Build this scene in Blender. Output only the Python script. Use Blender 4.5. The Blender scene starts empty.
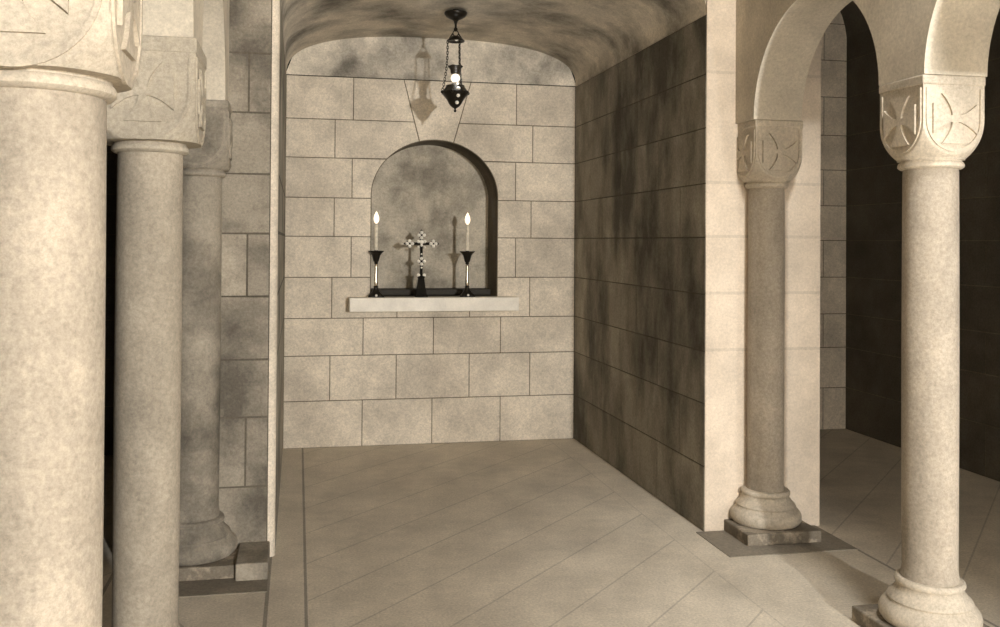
import bpy, bmesh, math, random
from mathutils import Matrix, Vector
random.seed(7)
scene = bpy.context.scene
COL = scene.collection
PI = math.pi

# ------------------------------------------------------------------ dimensions (metres; camera stands over the origin)
XL, XR = -0.095, 2.084          # side walls of the altar recess
YB, YP = 6.772, 4.468           # back wall, front of the piers
ZS = 2.70                       # springing line of the vaults
RISE = 0.318                    # rise of the recess vault
XM = (XL + XR) / 2
ROWS = [0.0, 0.338, 0.665, 0.937, 1.235, 1.533, 1.815, 2.106, 2.388, 2.70]
TOP = 4.0
# altar niche
NX0, NX1, NZ0, NZS, NA, NB, ND = 0.527, 1.474, 1.093, 1.835, 0.4735, 0.42, 0.34
NXC = (NX0 + NX1) / 2
CAPZ = 2.13                     # top of the capitals
ARC_R = 0.508
RX = 2.3825                     # axis of the right arcade
LX = -0.46                      # axis of the left arcade
CH = 0.1325                     # half width of capitals

# ------------------------------------------------------------------ mesh helpers
def link(name, bm, mats, parent=None, smooth=None):
    bmesh.ops.recalc_face_normals(bm, faces=bm.faces[:])
    if smooth is not None:
        lim = math.radians(smooth)
        for f in bm.faces: f.smooth = True
        for e in bm.edges:
            if len(e.link_faces) == 2 and e.calc_face_angle(0) > lim: e.smooth = False
    me = bpy.data.meshes.new(name)
    bm.to_mesh(me); bm.free()
    for m in (mats if isinstance(mats, (list, tuple)) else [mats]): me.materials.append(m)
    o = bpy.data.objects.new(name, me)
    COL.objects.link(o)
    if parent is not None: o.parent = parent
    return o

def structure(o):
    o['kind'] = 'structure'
    return o

def tag(o, label, cat, group=None):
    o['label'] = label; o['category'] = cat; o['kind'] = 'thing'
    if group: o['group'] = group
    return o

def thing(name, loc, label, cat, group=None):
    o = bpy.data.objects.new(name, None)
    o.empty_display_size = 0.05
    o.location = loc
    COL.objects.link(o)
    return tag(o, label, cat, group)

def box(bm, x0, x1, y0, y1, z0, z1, bev=0.0, mat=0):
    m = Matrix.Translation(((x0+x1)/2, (y0+y1)/2, (z0+z1)/2)) @ Matrix.Diagonal((x1-x0, y1-y0, z1-z0, 1))
    r = bmesh.ops.create_cube(bm, size=1, matrix=m)
    fs = set(f for v in r['verts'] for f in v.link_faces)
    for f in fs: f.material_index = mat
    if bev:
        es = list(set(e for v in r['verts'] for e in v.link_edges))
        bmesh.ops.bevel(bm, geom=es, offset=bev, segments=2, affect='EDGES', profile=0.5)

def quad(bm, pts, mat=0):
    f = bm.faces.new([bm.verts.new(p) for p in pts]); f.material_index = mat
    return f

def lathe(bm, prof, n=64, c=(0, 0, 0), caps=True):
    rings = []
    for r, z in prof:
        if r < 1e-5: rings.append([bm.verts.new((c[0], c[1], c[2]+z))])
        else: rings.append([bm.verts.new((c[0]+r*math.cos(2*PI*i/n), c[1]+r*math.sin(2*PI*i/n), c[2]+z)) for i in range(n)])
    for a, b in zip(rings, rings[1:]):
        for i in range(n):
            j = (i+1) % n
            if len(a) == 1 and len(b) == 1: continue
            if len(a) == 1: bm.faces.new((a[0], b[i], b[j]))
            elif len(b) == 1: bm.faces.new((a[i], a[j], b[0]))
            else: bm.faces.new((a[i], a[j], b[j], b[i]))
    if caps:
        if len(rings[0]) > 1: bm.faces.new(list(reversed(rings[0])))
        if len(rings[-1]) > 1: bm.faces.new(rings[-1])

def tube(bm, pts, r, n=8):
    pts = [Vector(p) for p in pts]
    rings = []
    for i, p in enumerate(pts):
        d = (pts[min(i+1, len(pts)-1)] - pts[max(i-1, 0)]).normalized()
        a = d.orthogonal().normalized()
        if rings:
            a = (ref - d*ref.dot(d)).normalized()
        ref = a
        b = d.cross(a)
        rr = r[i] if isinstance(r, (list, tuple)) else r
        rings.append([bm.verts.new(p + (a*math.cos(2*PI*k/n) + b*math.sin(2*PI*k/n))*rr) for k in range(n)])
    for u, v in zip(rings, rings[1:]):
        for k in range(n):
            bm.faces.new((u[k], u[(k+1) % n], v[(k+1) % n], v[k]))
    bm.faces.new(list(reversed(rings[0]))); bm.faces.new(rings[-1])

def ring_torus(bm, R, r, z, n=24, m=8, mat4=None):
    vs = []
    for i in range(n):
        a = 2*PI*i/n
        row = []
        for j in range(m):
            b = 2*PI*j/m
            p = Vector(((R + r*math.cos(b))*math.cos(a), (R + r*math.cos(b))*math.sin(a), z + r*math.sin(b)))
            if mat4 is not None: p = mat4 @ p
            row.append(bm.verts.new(p))
        vs.append(row)
    for i in range(n):
        for j in range(m):
            bm.faces.new((vs[i][j], vs[(i+1) % n][j], vs[(i+1) % n][(j+1) % m], vs[i][(j+1) % m]))

def sphere(bm, c, r, u=16, v=10, sz=1.0):
    bmesh.ops.create_uvsphere(bm, u_segments=u, v_segments=v, radius=1,
                              matrix=Matrix.Translation(c) @ Matrix.Diagonal((r, r, r*sz, 1)))

def offset_poly(pts, d):
    """shrink a counter-clockwise 2-D polygon by d"""
    n = len(pts); out = []
    for i in range(n):
        p0, p1, p2 = Vector(pts[i-1]), Vector(pts[i]), Vector(pts[(i+1) % n])
        a, b = (p1-p0).normalized(), (p2-p1).normalized()
        na, nb = Vector((-a.y, a.x)), Vector((-b.y, b.x))
        k = 1 + na.dot(nb)
        v = (na + nb) / max(k, 0.35)
        out.append(p1 + v*d)
    return out

GAP, RAISE = 0.0032, 0.004
def stone_block(bm, pts, to3d, mat=0, gap=GAP, raise_=RAISE):
    """one dressed block: polygon in the wall plane, standing RAISE proud of the mortar, with softened arris"""
    lo = offset_poly(pts, gap)
    hi = offset_poly(pts, gap + 0.0022)
    A = [bm.verts.new(to3d(p[0], p[1], -0.002)) for p in lo]
    B = [bm.verts.new(to3d(p[0], p[1], raise_ - 0.0015)) for p in lo]
    Cc = [bm.verts.new(to3d(p[0], p[1], raise_)) for p in hi]
    n = len(lo)
    for i in range(n):
        j = (i+1) % n
        bm.faces.new((A[i], A[j], B[j], B[i])).material_index = mat
        bm.faces.new((B[i], B[j], Cc[j], Cc[i])).material_index = mat
    bm.faces.new(Cc).material_index = mat

def rect(u0, u1, v0, v1): return [(u0, v0), (u1, v0), (u1, v1), (u0, v1)]

# ------------------------------------------------------------------ materials
def nodes_mat(name, rough=0.85):
    m = bpy.data.materials.new(name); m.use_nodes = True
    nt = m.node_tree; N = nt.nodes; L = nt.links
    b = N['Principled BSDF']
    b.inputs['Roughness'].default_value = rough
    return m, N, L, b

def mixrgb(N, L, blend, fac, a, b):
    n = N.new('ShaderNodeMix'); n.data_type = 'RGBA'; n.blend_type = blend
    for sock, v in ((n.inputs['Factor'], fac), (n.inputs['A'], a), (n.inputs['B'], b)):
        if hasattr(v, 'node'): L.new(v, sock)
        else: sock.default_value = v
    return n.outputs['Result']

def noise(N, L, vec, scale, detail=6, rough=0.6):
    n = N.new('ShaderNodeTexNoise')
    n.inputs['Scale'].default_value = scale; n.inputs['Detail'].default_value = detail
    n.inputs['Roughness'].default_value = rough
    L.new(vec, n.inputs['Vector'])
    return n.outputs['Fac']

def ramp(N, L, fac, stops, interp='LINEAR'):
    r = N.new('ShaderNodeValToRGB'); cr = r.color_ramp; cr.interpolation = interp
    while len(cr.elements) < len(stops): cr.elements.new(0.5)
    for e, (p, c) in zip(cr.elements, stops):
        e.position = p; e.color = c if len(c) == 4 else (*c, 1)
    L.new(fac, r.inputs['Fac'])
    return r.outputs['Color']

def g(v): return (v, v, v, 1)

def stone_mat(name, col, stain=0.25, stain_lo=0.42, stain_hi=0.66, stain_scale=1.6, block_var=0.08, joints=False,
              grain=0.26, rough=0.88, bump=0.25, streak=False):
    m, N, L, b = nodes_mat(name, rough)
    geo = N.new('ShaderNodeNewGeometry'); pos = geo.outputs['Position']
    c = (*col, 1)
    # broad mottling
    mott = ramp(N, L, noise(N, L, pos, 5.0, 8, 0.65), [(0.3, g(0.84)), (0.7, g(1.12))])
    out = mixrgb(N, L, 'MULTIPLY', 1.0, c, mott)
    # weather stains with their own outlines
    vec = pos
    if streak:
        mp = N.new('ShaderNodeMapping'); mp.inputs['Scale'].default_value = (1, 1, 0.45); L.new(pos, mp.inputs['Vector']); vec = mp.outputs['Vector']
    st = ramp(N, L, noise(N, L, vec, stain_scale, 7, 0.62), [(stain_lo, g(1)), (stain_hi, g(1 - stain))])
    out = mixrgb(N, L, 'MULTIPLY', 1.0, out, st)
    # fine grain
    gr = ramp(N, L, noise(N, L, pos, 75, 4, 0.85), [(0.3, g(1 - grain)), (0.7, g(1 + grain))])
    out = mixrgb(N, L, 'MULTIPLY', 1.0, out, gr)
    if block_var:
        bv = ramp(N, L, geo.outputs['Random Per Island'], [(0, g(1 - block_var)), (1, g(1 + block_var))])
        out = mixrgb(N, L, 'MULTIPLY', 1.0, out, bv)
    if joints:
        sp = N.new('ShaderNodeSeparateXYZ'); L.new(pos, sp.inputs[0])
        mr = N.new('ShaderNodeMath'); mr.operation = 'DIVIDE'; L.new(sp.outputs['Z'], mr.inputs[0]); mr.inputs[1].default_value = 4.0
        stops = [(0, g(1))]
        for z in ROWS[1:]:
            stops += [((z - 0.003)/4, g(joints)), ((z + 0.003)/4, g(1))]
        jm = ramp(N, L, mr.outputs[0], stops, 'CONSTANT')
        out = mixrgb(N, L, 'MULTIPLY', 1.0, out, jm)
    L.new(out, b.inputs['Base Color'])
    bp = N.new('ShaderNodeBump'); bp.inputs['Strength'].default_value = bump; bp.inputs['Distance'].default_value = 0.004
    L.new(noise(N, L, pos, 60, 6, 0.7), bp.inputs['Height']); L.new(bp.outputs[0], b.inputs['Normal'])
    b.inputs['Specular IOR Level'].default_value = 0.25
    return m

M = {}
M['stone'] = stone_mat('pale limestone', (0.74, 0.655, 0.535), stain=0.28, block_var=0.06)
M['dark_mortar'] = stone_mat('blackened mortar', (0.125, 0.108, 0.082), stain=0.3, block_var=0)
M['mortar'] = stone_mat('dark mortar', (0.20, 0.165, 0.115), stain=0.3, block_var=0)
M['dark'] = stone_mat('dark unlit masonry', (0.13, 0.115, 0.09), stain=0.3, block_var=0.1)  # colour lowered to keep unlit aisles dark and cut bounced light
M['sill'] = stone_mat('dark sill slab', (0.045, 0.038, 0.028), stain=0.3, block_var=0, rough=0.6)
M['sooty'] = stone_mat('sooty limestone', (0.38, 0.342, 0.275), stain=0.72, stain_lo=0.40, stain_hi=0.62, stain_scale=2.2, block_var=0.16, streak=True)  # base darkened for the wall turned from the light; blotches are dirt
M['sooty_coursed'] = stone_mat('sooty coursed limestone', (0.38, 0.342, 0.275), stain=0.6, stain_lo=0.42, stain_hi=0.64, stain_scale=2.2, block_var=0, joints=0.4)  # dark stained base with lines at the course heights
M['grey_stone'] = stone_mat('weathered grey limestone', (0.34, 0.30, 0.24), stain=0.62, stain_lo=0.42, stain_hi=0.62, stain_scale=2.6, block_var=0.12)  # grey base puts shade into the colour; the blotchy stains are dirt
M['pier'] = stone_mat('dressed white limestone', (0.67, 0.57, 0.455), stain=0.08, block_var=0, joints=0.86, grain=0.15)
M['arcade'] = stone_mat('arcade limestone', (0.62, 0.555, 0.45), stain=0.15, block_var=0, grain=0.2)
M['shaft'] = stone_mat('column stone', (0.45, 0.39, 0.312), stain=0.28, stain_scale=3.0, block_var=0, streak=True)
M['grey_shaft'] = stone_mat('grey column stone', (0.36, 0.315, 0.25), stain=0.30, stain_scale=3.0, block_var=0, streak=True)  # darker copy of the column stone, toned down where lamps overlight it
M['grey_capital'] = stone_mat('grey capital limestone', (0.44, 0.39, 0.31), stain=0.2, stain_scale=4.0, block_var=0)  # capital stone darkened the same way, against excess lamp light
M['capital'] = stone_mat('capital limestone', (0.57, 0.50, 0.40), stain=0.18, stain_scale=4.0, block_var=0)
M['plinth'] = stone_mat('dark plinth stone', (0.20, 0.17, 0.13), stain=-0.9, stain_lo=0.50, stain_hi=0.58, stain_scale=9, block_var=0)
M['slab'] = stone_mat('grey paving slab', (0.27, 0.235, 0.185), stain=0.25, block_var=0)
M['marble'] = stone_mat('white marble shelf', (0.92, 0.86, 0.75), stain=0.03, block_var=0, grain=0.06, rough=0.5, bump=0.08)
M['plaster'] = stone_mat('smoked plaster', (0.70, 0.635, 0.53), stain=0.75, stain_lo=0.42, stain_hi=0.70, stain_scale=2.3, block_var=0)
M['lining'] = stone_mat('soot-blackened niche lining', (0.15, 0.128, 0.095), stain=0.5, block_var=0)  # jamb shade put into the colour, together with soot at the head
M['niche'] = stone_mat('niche plaster', (0.56, 0.50, 0.40), stain=0.55, stain_lo=0.45, stain_hi=0.68, stain_scale=3.2, block_var=0)

def metal(name, col, rough, metallic=1.0, spec=0.5):
    m, N, L, b = nodes_mat(name, rough)
    geo = N.new('ShaderNodeNewGeometry')
    v = ramp(N, L, noise(N, L, geo.outputs['Position'], 40, 4), [(0.3, g(0.75)), (0.7, g(1.15))])
    L.new(mixrgb(N, L, 'MULTIPLY', 1.0, (*col, 1), v), b.inputs['Base Color'])
    b.inputs['Metallic'].default_value = metallic
    b.inputs['Specular IOR Level'].default_value = spec
    return m
M['bronze'] = metal('dark bronze', (0.016, 0.013, 0.009), 0.3, 0.0, 0.2)
M['ebony'] = metal('black wood', (0.014, 0.012, 0.009), 0.6, 0.0, 0.04)
M['brass'] = metal('polished brass', (0.72, 0.65, 0.52), 0.25)
M['wax'] = metal('candle wax', (0.78, 0.70, 0.56), 0.5, 0.0)
M['pearl'] = metal('pearl white enamel', (0.92, 0.87, 0.77), 0.2, 0.0)
def emit(name, col, s):
    m, N, L, b = nodes_mat(name, 0.3)
    b.inputs['Base Color'].default_value = (*col, 1)
    b.inputs['Emission Color'].default_value = (*col, 1)
    b.inputs['Emission Strength'].default_value = s
    return m
M['flame'] = emit('candle flame', (1.0, 0.86, 0.66), 1.25)
M['globe'] = emit('lit opal globe', (1.0, 0.87, 0.70), 1.1)

# floor: big stone flags laid on the diagonal between straight border strips
def floor_mat():
    m, N, L, b = nodes_mat('diagonal stone flags', 0.7)
    geo = N.new('ShaderNodeNewGeometry'); pos = geo.outputs['Position']
    sp = N.new('ShaderNodeSeparateXYZ'); L.new(pos, sp.inputs[0])
    X, Y = sp.outputs['X'], sp.outputs['Y']
    def mth(op, a, bb=None, c=None):
        n = N.new('ShaderNodeMath'); n.operation = op
        for s, v in zip(n.inputs, (a, bb, c)):
            if v is None: continue
            if hasattr(v, 'node'): L.new(v, s)
            else: s.default_value = v
        return n.outputs[0]
    def line(coord, spacing, off, half):       # 1 on a joint
        t = mth('ADD', coord, -off)
        k = mth('PINGPONG', t, spacing/2)      # distance to nearest multiple
        return mth('LESS_THAN', k, half)
    def at(coord, x, half): return mth('COMPARE', coord, x, half)
    dia = mth('SUBTRACT', Y, X)
    rows_ = line(dia, 0.45, 2.497, 0.006)
    sm = mth('ADD', Y, X)
    idx = mth('FLOOR', mth('DIVIDE', mth('ADD', dia, -2.497), 0.45))
    shift = mth('MULTIPLY', mth('MODULO', mth('MULTIPLY', idx, 0.618), 1.0), 1.9)
    cross = line(mth('ADD', sm, shift), 1.9, 0.35, 0.005)
    joint = mth('MULTIPLY', mth('MAXIMUM', rows_, mth('MULTIPLY', cross, 0.25)), 0.4)
    inner = mth('MULTIPLY', mth('GREATER_THAN', X, 0.045), mth('LESS_THAN', X, 1.885))
    right = mth('GREATER_THAN', X, 2.715)
    left = mth('LESS_THAN', X, -0.80)
    joint = mth('MULTIPLY', joint, mth('MAXIMUM', inner, mth('MAXIMUM', right, left)))
    for xx, w, k_ in ((0.045, 0.0065, 0.8), (1.885, 0.004, 0.25), (2.715, 0.008, 0.8), (-0.115, 0.008, 0.8), (-0.80, 0.008, 0.8)):
        joint = mth('MAXIMUM', joint, mth('MULTIPLY', at(X, xx, w), k_))
    mott = ramp(N, L, noise(N, L, pos, 4.5, 9, 0.68), [(0.28, g(0.80)), (0.72, g(1.12))])
    mp = N.new('ShaderNodeMapping'); mp.inputs['Scale'].default_value = (1.0, 1.0, 1); L.new(pos, mp.inputs['Vector'])
    wear = ramp(N, L, noise(N, L, mp.outputs[0], 2.2, 6, 0.6), [(0.35, g(0.9)), (0.65, g(1.06))])
    gr = ramp(N, L, noise(N, L, pos, 90, 4, 0.8), [(0.3, g(0.74)), (0.7, g(1.26))])
    c = mixrgb(N, L, 'MULTIPLY', 1.0, (0.68, 0.605, 0.49, 1), mott)
    c = mixrgb(N, L, 'MULTIPLY', 1.0, c, wear)
    c = mixrgb(N, L, 'MULTIPLY', 1.0, c, gr)
    c = mixrgb(N, L, 'MULTIPLY', joint, c, g(0.36))
    L.new(c, b.inputs['Base Color'])
    bp = N.new('ShaderNodeBump'); bp.inputs['Strength'].default_value = 0.2; bp.inputs['Distance'].default_value = 0.004
    L.new(noise(N, L, pos, 45, 6, 0.7), bp.inputs['Height']); L.new(bp.outputs[0], b.inputs['Normal'])
    b.inputs['Specular IOR Level'].default_value = 0.3
    return m
M['floor'] = floor_mat()

# ------------------------------------------------------------------ the setting
def ell_top(x):                       # intrados of the recess vault
    t = max(-1, min(1, (x - XM)/((XR - XL)/2)))
    return ZS + RISE*max(0, 1 - abs(t)**2.6)**(1/2.6)
def arch_z(x):                        # head of the altar niche
    t = max(-1, min(1, (x - NXC)/NA))
    return NZS + NB*math.sqrt(max(0, 1 - t*t))
def arch_x(z, side):                  # jamb line of the niche at height z
    if z <= NZS: return NX0 if side < 0 else NX1
    t = min(1, (z - NZS)/NB)
    return NXC + side*NA*math.sqrt(1 - t*t)

XE0, XE1, YE = -2.40, 4.39, -5.2      # outer side walls, wall behind the camera

bm = bmesh.new(); quad(bm, [(XE0-0.1, YE-0.1, 0), (XE1+0.1, YE-0.1, 0), (XE1+0.1, YB+0.6, 0), (XE0-0.1, YB+0.6, 0)])
structure(link('floor', bm, M['floor']))

# back wall of the recess with the altar niche
def back_wall():
    bm = bmesh.new()
    xs = [XL + (XR - XL)*i/40 for i in range(41)] + [NXC + NA*math.cos(PI*i/40) for i in range(41)]
    xs = sorted(set(round(x, 5) for x in xs))
    for a, b_ in zip(xs, xs[1:]):
        inside = NX0 - 1e-4 <= a and b_ <= NX1 + 1e-4
        for (lo_a, lo_b, hi_a, hi_b) in ([(0, 0, NZ0, NZ0), (arch_z(a), arch_z(b_), ZS, ZS)] if inside else [(0, 0, ZS, ZS)]):
            quad(bm, [(a, YB, lo_a), (b_, YB, lo_b), (b_, YB, hi_b), (a, YB, hi_a)], 1)
        # plastered lunette under the vault
        quad(bm, [(a, YB - RAISE, ZS + 0.004), (b_, YB - RAISE, ZS + 0.004), (b_, YB - RAISE, ell_top(b_) + 0.02), (a, YB - RAISE, ell_top(a) + 0.02)], 2)
        quad(bm, [(a, YB, ZS + 0.004), (b_, YB, ZS + 0.004), (b_, YB - RAISE, ZS + 0.004), (a, YB - RAISE, ZS + 0.004)], 2)
    f3 = lambda u, v, d: (u, YB - d, v)
    S = lambda pts: stone_block(bm, pts, f3)
    def row(k, us):
        for a, b_ in zip(us, us[1:]): S(rect(a, b_, ROWS[k], ROWS[k+1]))
    row(0, [XL, 0.471, 0.987, 1.506, XR])
    row(1, [XL, 0.235, 0.718, 1.266, 1.734, XR])
    row(2, [XL, 0.473, 0.994, 1.505, XR])
    z0, z1 = ROWS[3], ROWS[4]
    row(3, [XL, 0.244]); row(3, [1.73, XR])
    S([(0.244, z0), (0.721, z0), (0.721, NZ0), (NX0 - GAP, NZ0), (NX0 - GAP, z1), (0.244, z1)])
    S(rect(0.721, 1.267, z0, NZ0))
    S([(1.267, z0), (1.73, z0), (1.73, z1), (NX1 + GAP, z1), (NX1 + GAP, NZ0), (1.267, NZ0)])
    def sides(k, jl, jr, key=None):
        za, zb = ROWS[k], ROWS[k+1]
        row(k, [XL, jl]); row(k, [jr, XR])
        zs = [za + (zb - za)*i/14 for i in range(15)]
        apex_l, apex_r = 0.875, 1.139
        if key is None:
            S([(jl, za)] + [(arch_x(z, -1) - GAP, z) for z in zs] + [(jl, zb)])
            S([(jr, zb)] + [(arch_x(z, 1) + GAP, z) for z in reversed(zs)] + [(jr, za)])
    sides(4, 0.381, 1.618); sides(5, 0.256, 1.737); sides(6, 0.384, 1.614)
    # courses beside the keystone
    kl = lambda z: 0.875 + (0.76 - 0.875)*(z - 2.25)/(ZS - 2.25)
    kr = lambda z: 1.139 + (1.265 - 1.139)*(z - 2.25)/(ZS - 2.25)
    za, zb = ROWS[7], ROWS[8]
    row(7, [XL, 0.258]); row(7, [1.746, XR])
    n = 16
    xa, xb = arch_x(za, -1), kl(arch_z(0.88))
    S([(0.258, za)] + [(xa + (xb - xa)*i/n, arch_z(xa + (xb - xa)*i/n) + GAP) for i in range(n+1)] + [(kl(zb), zb), (0.258, zb)])
    xa, xb = kr(arch_z(1.135)), arch_x(za, 1)
    S([(1.746, zb), (kr(zb), zb)] + [(xa + (xb - xa)*i/n, arch_z(xa + (xb - xa)*i/n) + GAP) for i in range(n+1)] + [(1.746, za)])
    za, zb = ROWS[8], ROWS[9]
    row(8, [XL, 0.39]); row(8, [1.617, XR])
    S([(0.39, za), (kl(za), za), (kl(zb), zb), (0.39, zb)])
    S([(kr(za), za), (1.617, za), (1.617, zb), (kr(zb), zb)])
    ks = [0.88 + (1.135 - 0.88)*i/12 for i in range(13)]
    S([(x, arch_z(x) + GAP) for x in ks] + [(1.265, ZS), (0.76, ZS)])
    # lining of the niche
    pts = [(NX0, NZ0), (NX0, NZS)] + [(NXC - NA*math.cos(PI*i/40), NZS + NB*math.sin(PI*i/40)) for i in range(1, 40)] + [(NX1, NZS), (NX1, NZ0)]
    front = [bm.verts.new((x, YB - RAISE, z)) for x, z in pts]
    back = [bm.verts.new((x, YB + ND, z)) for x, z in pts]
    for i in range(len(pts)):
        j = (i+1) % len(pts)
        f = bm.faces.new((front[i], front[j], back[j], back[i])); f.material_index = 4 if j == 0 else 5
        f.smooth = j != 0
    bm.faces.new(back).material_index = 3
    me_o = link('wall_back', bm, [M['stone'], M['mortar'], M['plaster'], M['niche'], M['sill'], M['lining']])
    return structure(me_o)
back_wall()

# recess vault
bm = bmesh.new()
N_ = 48
arc = [(XM - (XR - XL)/2*math.cos(PI*i/N_), ell_top(XM - (XR - XL)/2*math.cos(PI*i/N_))) for i in range(N_+1)]
ys = [YP, (YP + YB)/2, YB]
for a, b_ in zip(arc, arc[1:]):
    for y0, y1 in zip(ys, ys[1:]):
        quad(bm, [(a[0], y0, a[1]), (b_[0], y0, b_[1]), (b_[0], y1, b_[1]), (a[0], y1, a[1])])
bmesh.ops.remove_doubles(bm, verts=bm.verts[:], dist=1e-5)
structure(link('ceiling', bm, M['plaster'], smooth=40))

# right pier wall (recess side dressed in blocks, front and aisle side smooth)
def block_face(bm, plane, us_rows, to3d, mat, skip=()):
    for k, us in enumerate(us_rows):
        for a, b_ in zip(us, us[1:]):
            stone_block(bm, rect(a, b_, ROWS[k], ROWS[k+1]), to3d, mat)

PR = 2.743
bm = bmesh.new()
box(bm, XR + RAISE, PR, YP, YB, 0, TOP, 0.0, 0)
box(bm, XR + RAISE - 0.0005, XR + RAISE + 0.001, YP + 0.006, YB, 0, ZS, 0, 1)
ev, od = [YP + 0.001, 4.791, 5.46, 6.125, YB], [YP + 0.001, 5.11, 5.76, 6.394, YB]
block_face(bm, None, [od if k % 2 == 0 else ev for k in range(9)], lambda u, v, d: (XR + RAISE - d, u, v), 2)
structure(link('wall_right', bm, [M['pier'], M['dark_mortar'], M['sooty']]))

# left pier wall: its front is stained and greyed for shade, its inner edge is rounded with wear
PL = -0.80
bm = bmesh.new()
rr = 0.035
prof = [(PL, YB), (PL, YP + RAISE)] + [(XL - rr + rr*math.sin(PI/2*i/8), YP + rr - rr*math.cos(PI/2*i/8)) for i in range(9)] + [(XL, YB)]
lo = [bm.verts.new((x, y, 0)) for x, y in prof]; hi = [bm.verts.new((x, y, TOP)) for x, y in prof]
for i in range(len(prof)):
    j = (i+1) % len(prof)
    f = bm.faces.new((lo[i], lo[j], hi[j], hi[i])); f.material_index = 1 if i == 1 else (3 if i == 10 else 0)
bm.faces.new(hi)
zz = ROWS + [3.0, 3.3, 3.65, TOP]
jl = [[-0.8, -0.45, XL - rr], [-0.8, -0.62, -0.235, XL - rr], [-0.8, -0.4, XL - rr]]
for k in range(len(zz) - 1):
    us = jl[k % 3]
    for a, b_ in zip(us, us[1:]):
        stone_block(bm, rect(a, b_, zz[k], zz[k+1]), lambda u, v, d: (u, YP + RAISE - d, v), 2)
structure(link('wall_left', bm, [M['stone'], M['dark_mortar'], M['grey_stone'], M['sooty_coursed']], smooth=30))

# wall over the recess opening
bm = bmesh.new()
for a, b_ in zip(arc, arc[1:]):
    for y in (YP + 0.004, YP + 0.25):
        quad(bm, [(a[0], y, a[1]), (b_[0], y, b_[1]), (b_[0], y, TOP), (a[0], y, TOP)])
structure(link('wall_back_arch', bm, M['pier']))

# end walls of the two aisles, outer walls, wall behind the viewer
def plain_block_wall(name, us_rows_fn, to3d, corners, mat):
    bm = bmesh.new()
    quad(bm, corners, 1)
    for k in range(len(zz) - 1):
        us = us_rows_fn(k)
        for a, b_ in zip(us, us[1:]):
            stone_block(bm, rect(a, b_, zz[k], zz[k+1]), to3d, 0)
    structure(link(name, bm, [mat, M['mortar']]))
plain_block_wall('wall_back_right', lambda k: [PR, 3.2, 3.70, 4.185, XE1] if k % 2 == 0 else [PR, 2.95, 3.45, 3.95, XE1],
                 lambda u, v, d: (u, YB - d, v), [(PR, YB, 0), (XE1, YB, 0), (XE1, YB, TOP), (PR, YB, TOP)], M['stone'])
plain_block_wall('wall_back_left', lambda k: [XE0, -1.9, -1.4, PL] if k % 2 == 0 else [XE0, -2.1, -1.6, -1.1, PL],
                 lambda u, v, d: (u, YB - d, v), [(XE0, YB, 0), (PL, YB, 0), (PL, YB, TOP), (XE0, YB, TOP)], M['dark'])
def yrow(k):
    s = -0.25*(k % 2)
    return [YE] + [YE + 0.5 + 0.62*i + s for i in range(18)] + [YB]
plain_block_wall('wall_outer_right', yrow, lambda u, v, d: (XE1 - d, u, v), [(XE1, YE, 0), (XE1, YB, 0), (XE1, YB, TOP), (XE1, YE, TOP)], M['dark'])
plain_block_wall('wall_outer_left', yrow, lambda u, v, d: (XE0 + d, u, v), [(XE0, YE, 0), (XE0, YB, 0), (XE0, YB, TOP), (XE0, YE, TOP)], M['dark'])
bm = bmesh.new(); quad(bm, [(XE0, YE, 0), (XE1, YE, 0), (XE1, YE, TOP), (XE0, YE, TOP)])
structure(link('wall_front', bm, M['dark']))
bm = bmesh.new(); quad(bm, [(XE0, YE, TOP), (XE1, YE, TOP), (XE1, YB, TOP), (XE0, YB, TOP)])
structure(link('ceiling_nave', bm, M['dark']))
# aisle vaults
for nm, x0, x1 in (('ceiling_aisle_right', 2.515, XE1), ('ceiling_aisle_left', XE0, -0.5925)):
    bm = bmesh.new(); xc, hw = (x0 + x1)/2, (x1 - x0)/2
    ar = [(xc - hw*math.cos(PI*i/32), 3.12 + 0.80*math.sin(PI*i/32)) for i in range(33)]
    for a, b_ in zip(ar, ar[1:]):
        quad(bm, [(a[0], YE, a[1]), (b_[0], YE, b_[1]), (b_[0], YB, b_[1]), (a[0], YB, a[1])])
    bmesh.ops.remove_doubles(bm, verts=bm.verts[:], dist=1e-5)
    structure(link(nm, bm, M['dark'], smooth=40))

# arcades: one wall on each side carried by the columns
def arcade(name, xc, centres, y_near, y_far, solid_to):
    """wall of thickness 2*CH over semicircular arches; it comes down to the floor nearer than solid_to"""
    bm = bmesh.new()
    ysamp = [y_near, solid_to, y_far]
    for c in centres: ysamp += [c - ARC_R*math.cos(PI*i/36) for i in range(37)]
    ysamp = sorted(set(round(y, 5) for y in ysamp))
    def bot(y0, y1):
        mid = (y0 + y1)/2
        for c in centres:
            if abs(mid - c) < ARC_R:
                f = lambda y: CAPZ + math.sqrt(max(0, ARC_R**2 - (y - c)**2))
                return f(y0), f(y1)
        return (0, 0) if mid < solid_to else (CAPZ, CAPZ)
    x0, x1 = xc - CH, xc + CH
    for a, b_ in zip(ysamp, ysamp[1:]):
        za, zb = bot(a, b_)
        for x in (x0, x1): quad(bm, [(x, a, za), (x, b_, zb), (x, b_, TOP), (x, a, TOP)])
        if max(za, zb) > 0: quad(bm, [(x0, a, za), (x1, a, za), (x1, b_, zb), (x0, b_, zb)])
    for y in (solid_to,): quad(bm, [(x0, y, 0), (x1, y, 0), (x1, y, CAPZ), (x0, y, CAPZ)])
    bmesh.ops.remove_doubles(bm, verts=bm.verts[:], dist=1e-5)
    return structure(link(name, bm, M['arcade'], smooth=30))
YC = [4.405, 3.12, 1.835, 0.55]
def mid(i): return (YC[i] + YC[i+1])/2
arcade('wall_arcade_right', RX, [mid(0), mid(1)], YE, YP, -2.45)  # unseen near opening shaped to pass lamp light but keep the aisle dark
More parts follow.
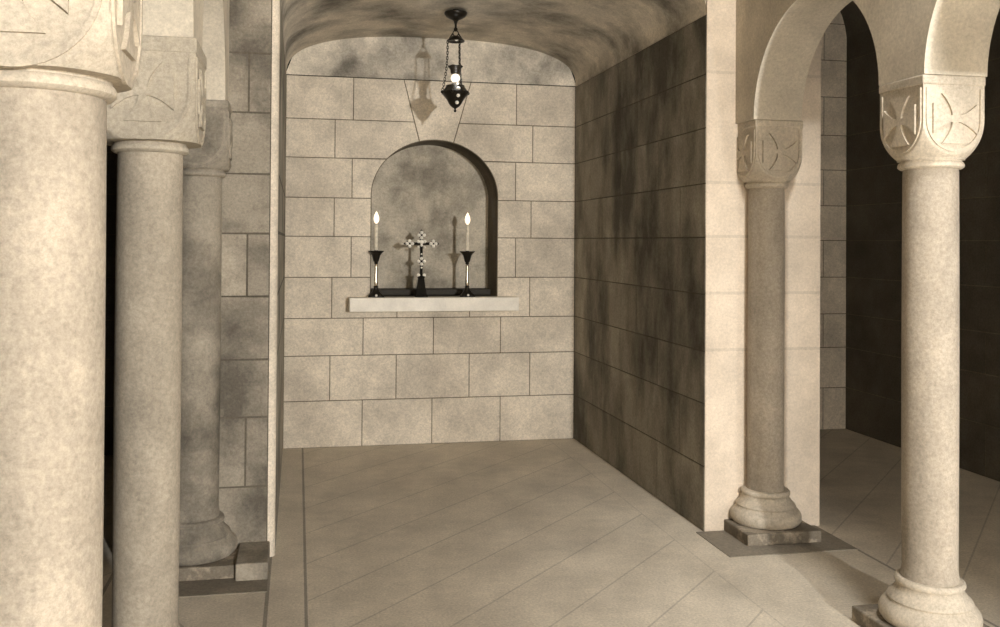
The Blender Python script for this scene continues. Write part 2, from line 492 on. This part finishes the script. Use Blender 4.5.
arcade('wall_arcade_left', LX, [mid(0), mid(1), mid(2)], YE, YP, YC[3] + CH)

# flush slabs and footing blocks before the piers
bm = bmesh.new(); box(bm, 2.04, 2.715, 4.085, YP, -0.02, 0.004)
structure(link('trim_1', bm, M['slab']))
bm = bmesh.new(); box(bm, -0.66, -0.118, 4.03, YP, -0.02, 0.004)
structure(link('trim_2', bm, M['slab']))
bm = bmesh.new(); box(bm, -0.258, -0.118, 4.17, YP + 0.003, 0.0, 0.078, 0.006)
structure(link('trim_3', bm, M['grey_stone']))

# ------------------------------------------------------------------ columns
def capital_bm(CH=CH, drop=0.0):
    """cushion capital: a cube cut by a sphere, so that each side is a round-bottomed shield"""
    bm = bmesh.new()
    a, zc = CH - 0.004, 1.965
    NT, NZ = 192, 54
    rings = []
    zb = 1.822
    for k in range(NZ+1):
        z = zb + (2.10 - zb)*k/NZ
        R = math.sqrt(max(0.0, 2*a*a - (zc - z)**2)) if z < zc else a*math.sqrt(2)
        R = max(R, 0.118)
        row = []
        for i in range(NT):
            t = 2*PI*i/NT
            r = min(R, a/max(abs(math.cos(t)), abs(math.sin(t))))
            row.append(bm.verts.new((r*math.cos(t), r*math.sin(t), z)))
        rings.append(row)
    for u, v in zip(rings, rings[1:]):
        for i in range(NT):
            bm.faces.new((u[i], u[(i+1) % NT], v[(i+1) % NT], v[i]))
    bm.faces.new(list(reversed(rings[0]))); bm.faces.new(rings[-1])
    box(bm, -CH, CH, -CH, CH, 2.094, CAPZ + drop, 0.006)
    return bm

def extrude_poly(bm, pts, y0, y1):
    A = [bm.verts.new((p[0], y0, p[1])) for p in pts]; B = [bm.verts.new((p[0], y1, p[1])) for p in pts]
    n = len(pts)
    for i in range(n): bm.faces.new((A[i], A[(i+1) % n], B[(i+1) % n], B[i]))
    bm.faces.new(A); bm.faces.new(list(reversed(B)))

def relief_bm(rot, CH=CH):
    """flared cross and raised border on one shield of the capital"""
    bm = bmesh.new()
    a, zc = CH - 0.004, 1.965
    y = -a
    # border of the shield
    outer, inner = [], []
    for (o, lst) in ((0.010, outer), (0.021, inner)):
        r = a - o
        lst += [(r, 2.082)] + [(r*math.cos(-PI*i/24), zc + r*math.sin(-PI*i/24)) for i in range(25)] + [(-r, 2.082)]
    n = len(outer)
    vo = [[bm.verts.new((p[0], yy, p[1])) for p in L_] for L_, yy in ((outer, y + 0.003), (outer, y - 0.005), (inner, y - 0.005), (inner, y + 0.003))]
    for q in range(3):
        for i in range(n - 1): bm.faces.new((vo[q][i], vo[q][i+1], vo[q+1][i+1], vo[q+1][i]))
    for i in (0, n-1): bm.faces.new([vo[q][i] for q in range(4)])
    # the four flared arms
    cz, s = 1.968, 0.092
    for k in range(4):
        t = k*PI/2
        hw0, hw1 = 0.012, 0.056
        pts = []
        for i in range(9):
            f = i/8
            pts.append((0.012 + (s - 0.012)*f, hw0 + (hw1 - hw0)*f**1.7))
        full = pts + [(x, -w) for x, w in reversed(pts)]
        full = [(x*math.cos(t) - w*math.sin(t), cz + x*math.sin(t) + w*math.cos(t)) for x, w in full]
        extrude_poly(bm, full, y + 0.004, y - 0.009)
    extrude_poly(bm, [(0.013, cz - 0.013), (0.013, cz + 0.013), (-0.013, cz + 0.013), (-0.013, cz - 0.013)], y + 0.004, y - 0.0092)
    bmesh.ops.rotate(bm, verts=bm.verts[:], cent=(0, 0, 0), matrix=Matrix.Rotation(rot, 3, 'Z'))
    return bm

def column(xc, yc, r, label, faces, ch=CH, drop=0.0, cut=None, shaft='shaft', stone='capital'):
    t = thing('stone_column', (xc, yc, 0.004), label, 'column', 'columns of the two arcades')
    dz = -0.004
    q = 0.88 if r < 0.105 else 0.95
    def P(name, bm, m, par=t, **kw):
        for v in bm.verts: v.co.z += dz - (drop if v.co.z > 1.0 else 0)
        if cut is not None:                      # engaged in the pier: dressed flat where it meets the wall
            res = bmesh.ops.bisect_plane(bm, geom=bm.verts[:] + bm.edges[:] + bm.faces[:], plane_co=(0, cut - yc, 0), plane_no=(0, 1, 0), clear_outer=True)
            bmesh.ops.holes_fill(bm, edges=[e for e in bm.edges if e.is_boundary], sides=0)
        return link(name, bm, m, par, **kw)
    bm = bmesh.new(); box(bm, -0.20, 0.20, -0.20, 0.20, 0.004, 0.062, 0.006)
    P('plinth', bm, M['plinth'])
    bm = bmesh.new()
    prof = [(0.165, 0.062), (0.190, 0.066), (0.203, 0.082), (0.205, 0.100), (0.200, 0.118), (0.186, 0.134), (0.172, 0.141),
            (0.168, 0.148), (0.172, 0.154), (0.168, 0.162), (0.152, 0.175), (0.140, 0.190), (0.133, 0.202), (0.131, 0.206),
            (0.138, 0.209), (0.142, 0.217), (0.140, 0.226), (0.133, 0.232), (r + 0.004, 0.234)]
    prof = [(a*q, b_) for a, b_ in prof[:-1]] + [(r + 0.004, 0.234)]
    lathe(bm, prof, 72); P('base', bm, M[stone], smooth=35)
    bm = bmesh.new()
    prof = [(r + 0.006, 0.234), (r + 0.003, 0.25)] + [(r + 0.002*math.sin(PI*k/10), 0.27 + 1.50*k/10) for k in range(11)] + [(r - 0.001, 1.79)]
    lathe(bm, prof, 72); P('shaft', bm, M[shaft], smooth=35)
    bm = bmesh.new()
    prof = [(r - 0.002, 1.788), (r + 0.010, 1.790), (r + 0.018, 1.797), (r + 0.019, 1.805), (r + 0.015, 1.813), (r + 0.010, 1.817), (r + 0.011, 1.822), (r + 0.004, 1.826)]
    lathe(bm, prof, 72); P('necking_ring', bm, M[stone], smooth=35)
    cap = P('capital', capital_bm(ch, drop), M[stone], smooth=22)
    for k in faces:
        P('cross_relief', relief_bm(k*PI/2, ch), M[stone], cap)
    return t
# face 0 looks to the viewer (-Y), 1 to +X, 2 to +Y, 3 to -X
column(RX + 0.012, YC[0], 0.090, 'slim shaded stone column standing against the bright white pier, two-step base on grey slab', (0, 1, 3), cut=YP - 0.001)
column(RX - 0.003, YC[1], 0.098, 'right foreground column with bright front and a dark carved cross on its shadowed side', (0, 1, 2, 3))
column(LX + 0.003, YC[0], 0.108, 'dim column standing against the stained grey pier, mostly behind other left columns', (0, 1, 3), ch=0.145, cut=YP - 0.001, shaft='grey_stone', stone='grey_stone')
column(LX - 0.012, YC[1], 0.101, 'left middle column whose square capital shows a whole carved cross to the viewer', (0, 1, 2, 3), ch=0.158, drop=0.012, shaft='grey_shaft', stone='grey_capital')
column(LX - 0.021, YC[2], 0.122, 'largest and nearest column, bright, at the left edge with its capital cut by the frame', (0, 1, 2, 3), ch=0.162, drop=0.026)

# ------------------------------------------------------------------ altar things
bm = bmesh.new(); box(bm, 0.366, 1.612, 6.625, YB - RAISE, 0.992, NZ0, 0.004)
tag(link('altar_shelf', bm, M['marble']), 'white marble shelf slab projecting under the arched wall niche', 'shelf')

bm = bmesh.new(); box(bm, NX0 + 0.012, NX1 - 0.012, YB + 0.16, YB + ND - 0.003, NZ0, NZ0 + 0.045, 0.006)
tag(link('niche_ledge', bm, M['sill']), 'low dark ledge along the back of the altar niche behind the cross', 'ledge')

def candlestick(x, y, label, clabel):
    t = thing('candlestick', (x, y, NZ0), label, 'candlestick', 'candlesticks on the altar shelf')
    bm = bmesh.new()
    # three-footed base: flared lobed foot
    n = 36; rings = []
    for (r, z, lobe) in ((0.052, 0.0, 0.22), (0.054, 0.008, 0.22), (0.046, 0.018, 0.2), (0.032, 0.034, 0.14), (0.021, 0.052, 0.06), (0.015, 0.070, 0.0), (0.018, 0.077, 0), (0.012, 0.084, 0)):
        rings.append([bm.verts.new((r*(1 + lobe*math.cos(3*(2*PI*i/n) + PI/2))*math.cos(2*PI*i/n), r*(1 + lobe*math.cos(3*(2*PI*i/n) + PI/2))*math.sin(2*PI*i/n), z)) for i in range(n)])
    for u, v in zip(rings, rings[1:]):
        for i in range(n): bm.faces.new((u[i], u[(i+1) % n], v[(i+1) % n], v[i]))
    bm.faces.new(list(reversed(rings[0]))); bm.faces.new(rings[-1])
    link('foot', bm, M['bronze'], t, smooth=50)
    bm = bmesh.new(); sphere(bm, (0, -0.047, 0.014), 0.0095)  # bright bead standing in for the highlight on the foot
    link('foot_boss', bm, M['pearl'], t, smooth=60)
    bm = bmesh.new()
    lathe(bm, [(0.010, 0.082), (0.014, 0.092), (0.0135, 0.11), (0.0115, 0.16), (0.0105, 0.21), (0.012, 0.232), (0.008, 0.240)], 24)
    link('stem', bm, M['brass'], t, smooth=50)
    bm = bmesh.new()
    lathe(bm, [(0.008, 0.238), (0.015, 0.246), (0.013, 0.254), (0.020, 0.262), (0.026, 0.285), (0.031, 0.305), (0.044, 0.322), (0.058, 0.334), (0.058, 0.338), (0.040, 0.334), (0.014, 0.330), (0.014, 0.342), (0.0, 0.342)], 28)
    link('drip_pan', bm, M['bronze'], t, smooth=50)
    c = thing('candle', (x, y, NZ0 + 0.342), clabel, 'candle', 'lit altar candles')
    bm = bmesh.new(); lathe(bm, [(0.0125, 0.0), (0.0125, 0.182), (0.010, 0.188), (0.0, 0.186)], 20)
    link('wax_stick', bm, M['wax'], c, smooth=50)
    bm = bmesh.new(); tube(bm, [(0, 0, 0.184), (0.0005, 0, 0.196), (0.001, 0, 0.202)], 0.0012, 6)
    link('wick', bm, M['bronze'], c)
    bm = bmesh.new(); lathe(bm, [(0.0, 0.192), (0.010, 0.199), (0.018, 0.214), (0.0205, 0.230), (0.018, 0.248), (0.011, 0.266), (0.004, 0.280), (0.0, 0.286)], 20)
    link('flame', bm, M['flame'], c, smooth=80)
candlestick(0.560, 6.72, 'brass candlestick with dark pan at the left end of the altar niche', 'lit white candle left of the beaded cross')
candlestick(1.237, 6.72, 'brass candlestick with dark pan right of the beaded altar cross', 'lit white candle right of the beaded cross')

cx, cy = 0.895, 6.74
t = thing('altar_cross', (cx, cy, NZ0), 'beaded standing altar cross on a dark pedestal between the two candles', 'cross')
bm = bmesh.new()
n = 4
rings = []
for (r, z) in ((0.056, 0), (0.056, 0.012), (0.048, 0.018), (0.040, 0.05), (0.031, 0.10), (0.026, 0.135), (0.030, 0.142), (0.030, 0.152), (0.014, 0.158)):
    rings.append([bm.verts.new((r*math.cos(PI/4 + PI/2*i)*1.15, r*math.sin(PI/4 + PI/2*i), z)) for i in range(4)])
for u, v in zip(rings, rings[1:]):
    for i in range(4): bm.faces.new((u[i], u[(i+1) % 4], v[(i+1) % 4], v[i]))
bm.faces.new(list(reversed(rings[0]))); bm.faces.new(rings[-1])
link('pedestal', bm, M['ebony'], t)
bm = bmesh.new()
zc = 0.392
box(bm, -0.010, 0.010, -0.007, 0.007, 0.15, 0.47, 0.003)
box(bm, -0.110, 0.110, -0.0068, 0.0068, zc - 0.010, zc + 0.010, 0.003)
for (px, pz) in ((0, 0.455), (-0.088, zc), (0.088, zc), (0, 0.262)):
    # rosette plates behind the bead clusters
    mt = Matrix.Translation((px, 0, pz)) @ Matrix.Rotation(PI/2, 4, 'X')
    bmesh.ops.create_cone(bm, cap_ends=True, segments=20, radius1=0.024, radius2=0.024, depth=0.012, matrix=mt)
for (px, pz) in ((-0.122, zc), (0.122, zc), (0, 0.488)):
    sphere(bm, (px, 0, pz), 0.008)
link('cross_bars', bm, M['ebony'], t)
def bead(px, pz, r):
    bm = bmesh.new(); sphere(bm, (px, -0.011, pz), r, 14, 9)
    link('bead', bm, M['pearl'], t, smooth=80)
for (px, pz, s) in ((0, 0.455, 0.0175), (-0.088, zc, 0.0175), (0.088, zc, 0.0165), (0, 0.262, 0.0185)):
    for k in range(4):
        a = k*PI/2
        bead(px + s*math.cos(a)*1.1, pz + s*math.sin(a)*1.1, 0.0135)
for (px, pz, r) in ((0, zc + 0.012, 0.017), (-0.024, zc + 0.016, 0.0125), (0.024, zc + 0.016, 0.0125), (-0.024, zc - 0.026, 0.0105), (0.024, zc - 0.026, 0.0105), (0, zc - 0.012, 0.011),
                    (-0.022, 0.160, 0.0135), (0.022, 0.160, 0.0135), (0, 0.215, 0.008), (0, 0.315, 0.007)):
    bead(px, pz, r)

# ------------------------------------------------------------------ hanging lamp
lx, ly = 0.998, 5.9
lz = ell_top(lx)
t = thing('hanging_lamp', (lx, ly, lz), 'bronze sanctuary lamp on chains from the vault with one lit white globe', 'lamp')
Z = lambda z: z - lz
bm = bmesh.new()
lathe(bm, [(0.0, Z(2.925)), (0.010, Z(2.926)), (0.012, Z(2.938)), (0.020, Z(2.948)), (0.042, Z(2.958)), (0.062, Z(2.970)), (0.073, Z(2.984)), (0.076, Z(2.994)), (0.074, Z(2.999)), (0.066, Z(2.994)), (0.022, Z(2.990)), (0.018, Z(lz + 0.006))], 40)
link('ceiling_canopy', bm, M['bronze'], t, smooth=50)
bm = bmesh.new()
lathe(bm, [(0.008, Z(2.930)), (0.007, Z(2.90)), (0.013, Z(2.893)), (0.013, Z(2.880)), (0.005, Z(2.874))], 16)
ring_torus(bm, 0.018, 0.0035, 0, 20, 8, Matrix.Translation((0, 0, Z(2.862))) @ Matrix.Rotation(PI/2, 4, 'X'))
link('hook', bm, M['bronze'], t, smooth=50)
bm = bmesh.new()
lathe(bm, [(0.006, Z(2.848)), (0.026, Z(2.842)), (0.044, Z(2.828)), (0.060, Z(2.812)), (0.058, Z(2.808)), (0.036, Z(2.816)), (0.0, Z(2.820))], 32)
tube(bm, [(-0.018, 0, Z(2.862)), (-0.030, 0, Z(2.845)), (-0.042, 0, Z(2.826))], 0.004, 8)
tube(bm, [(0.018, 0, Z(2.862)), (0.030, 0, Z(2.845)), (0.042, 0, Z(2.826))], 0.004, 8)
link('chain_cap', bm, M['bronze'], t, smooth=50)
bm = bmesh.new(); sphere(bm, (0.0, -0.030, Z(2.818)), 0.013)  # white bead placed as the highlight of the chain cap
link('cap_boss', bm, M['pearl'], t, smooth=80)
# three chains of oval links from the cap down to the rim of the bowl
for ang in (math.radians(171), math.radians(291), math.radians(51)):
    bm = bmesh.new()
    p0 = Vector((0.052*math.cos(ang), 0.052*math.sin(ang), Z(2.812))); p1 = Vector((0.088*math.cos(ang), 0.088*math.sin(ang), Z(2.466)))
    nl = 20
    for i in range(nl):
        f = (i + 0.5)/nl
        bow = 0.012*math.sin(PI*f)
        c = p0.lerp(p1, f); c.x -= bow*math.cos(ang); c.y -= bow*math.sin(ang)
        m4 = Matrix.Translation(c) @ Matrix.Rotation(ang + (PI/2)*(i % 2), 4, 'Z') @ Matrix.Diagonal((1, 1, 1.9, 1)) @ Matrix.Rotation(PI/2, 4, 'X')
        ring_torus(bm, 0.0062, 0.0022, 0, 10, 5, m4)
    link('chain', bm, M['bronze'], t, smooth=60)
# flared crown over the globe, with a scalloped rim
bm = bmesh.new()
n = 40; rings = []
for (r, z, l) in ((0.0, 2.596, 0), (0.022, 2.594, 0), (0.031, 2.600, 0), (0.033, 2.612, 0), (0.034, 2.622, 0), (0.040, 2.634, 0.001), (0.050, 2.643, 0.002), (0.050, 2.648, 0.002), (0.034, 2.638, 0), (0.016, 2.640, 0), (0.0, 2.646, 0)):
    rings.append([bm.verts.new((max(r, 1e-4)*math.cos(2*PI*i/n), max(r, 1e-4)*math.sin(2*PI*i/n), Z(z) + l*math.cos(6*2*PI*i/n))) for i in range(n)])
for u, v in zip(rings, rings[1:]):
    for i in range(n): bm.faces.new((u[i], u[(i+1) % n], v[(i+1) % n], v[i]))
bmesh.ops.remove_doubles(bm, verts=bm.verts[:], dist=5e-5)
link('crown', bm, M['bronze'], t, smooth=50)
bm = bmesh.new(); sphere(bm, (0, 0, Z(2.568)), 0.030, 24, 16)
link('globe', bm, M['globe'], t, smooth=80)
bm = bmesh.new()
lathe(bm, [(0.0, Z(2.345)), (0.006, Z(2.348)), (0.010, Z(2.356)), (0.005, Z(2.364)), (0.008, Z(2.372)), (0.020, Z(2.378)), (0.032, Z(2.388)), (0.042, Z(2.402)), (0.050, Z(2.418)),
           (0.060, Z(2.434)), (0.072, Z(2.448)), (0.082, Z(2.460)), (0.090, Z(2.470)), (0.091, Z(2.478)), (0.082, Z(2.486)), (0.074, Z(2.494)), (0.064, Z(2.508)), (0.060, Z(2.520)),
           (0.048, Z(2.524)), (0.030, Z(2.528)), (0.014, Z(2.540)), (0.0, Z(2.542))], 40)
for k in range(6):
    a = 2*PI*k/6 + math.radians(8)
    sphere(bm, (0.088*math.cos(a), 0.088*math.sin(a), Z(2.474)), 0.011)
link('bowl', bm, M['bronze'], t, smooth=45)
for k, (z, r, s) in enumerate(((2.522, 0.056, 0.008), (2.490, 0.078, 0.0125), (2.446, 0.070, 0.0125), (2.404, 0.044, 0.0125))):
    bm = bmesh.new(); a = math.radians(-84)
    sphere(bm, (r*math.cos(a), r*math.sin(a), Z(z)), s)
    link('bowl_boss', bm, M['pearl'], t, smooth=80)

# ------------------------------------------------------------------ light
def point(name, loc, power, col, rad, typ='POINT', **kw):
    l = bpy.data.lights.new(name, typ); l.energy = power; l.color = col; l.shadow_soft_size = rad
    for k, v in kw.items(): setattr(l, k, v)
    o = bpy.data.objects.new(name, l); o.location = loc; COL.objects.link(o)
    return o
WARM = (1.0, 0.985, 0.96)
point('photographer_lamp', (2.12, -4.2, 2.1), 1900, WARM, 0.10)
sp = point('overhead_lamp', (2.12, 2.0, 3.7), 260, WARM, 0.2, 'SPOT', spot_size=math.radians(88), spot_blend=0.7)  # added unseen spot that brightens the floor
sp.rotation_euler = (math.radians(14), math.radians(-20), 0)
point('aisle_lamp', (4.1, 0.4, 0.9), 120, WARM, 0.15)  # added unseen fill for the end wall of the aisle
point('lamp_glow', (lx, ly - 0.10, 2.568), 0.7, WARM, 0.03)

w = bpy.data.worlds.new('World'); scene.world = w; w.use_nodes = True
w.node_tree.nodes['Background'].inputs[0].default_value = (1.0, 0.93, 0.8, 1)
w.node_tree.nodes['Background'].inputs[1].default_value = 0.02

# ------------------------------------------------------------------ camera
yaw, pitch, roll, f, pcx, pcy = 0.1938, 0.0102, 0.0071, 917.72, 478.28, 232.69
r0 = Vector((math.cos(yaw), -math.sin(yaw), 0)); f0 = Vector((math.sin(yaw), math.cos(yaw), 0)); u0 = Vector((0, 0, 1))
fw = f0*math.cos(pitch) + u0*math.sin(pitch); up = u0*math.cos(pitch) - f0*math.sin(pitch)
rt2 = r0*math.cos(roll) + up*math.sin(roll); up2 = up*math.cos(roll) - r0*math.sin(roll)
cam = bpy.data.cameras.new('camera'); co = bpy.data.objects.new('camera', cam); COL.objects.link(co)
mw = Matrix(((rt2.x, up2.x, -fw.x, 0), (rt2.y, up2.y, -fw.y, 0), (rt2.z, up2.z, -fw.z, 1.5), (0, 0, 0, 1)))
co.matrix_world = mw
cam.sensor_width = 36; cam.lens = f/1000*36
cam.shift_x = (500 - pcx)/1000; cam.shift_y = (pcy - 313.5)/1000
cam.clip_start = 0.05
scene.camera = co

vs = scene.view_settings
vs.view_transform = 'Standard'; vs.look = 'None'; vs.gamma = 1.0; vs.exposure = 0.04; vs.use_curve_mapping = False
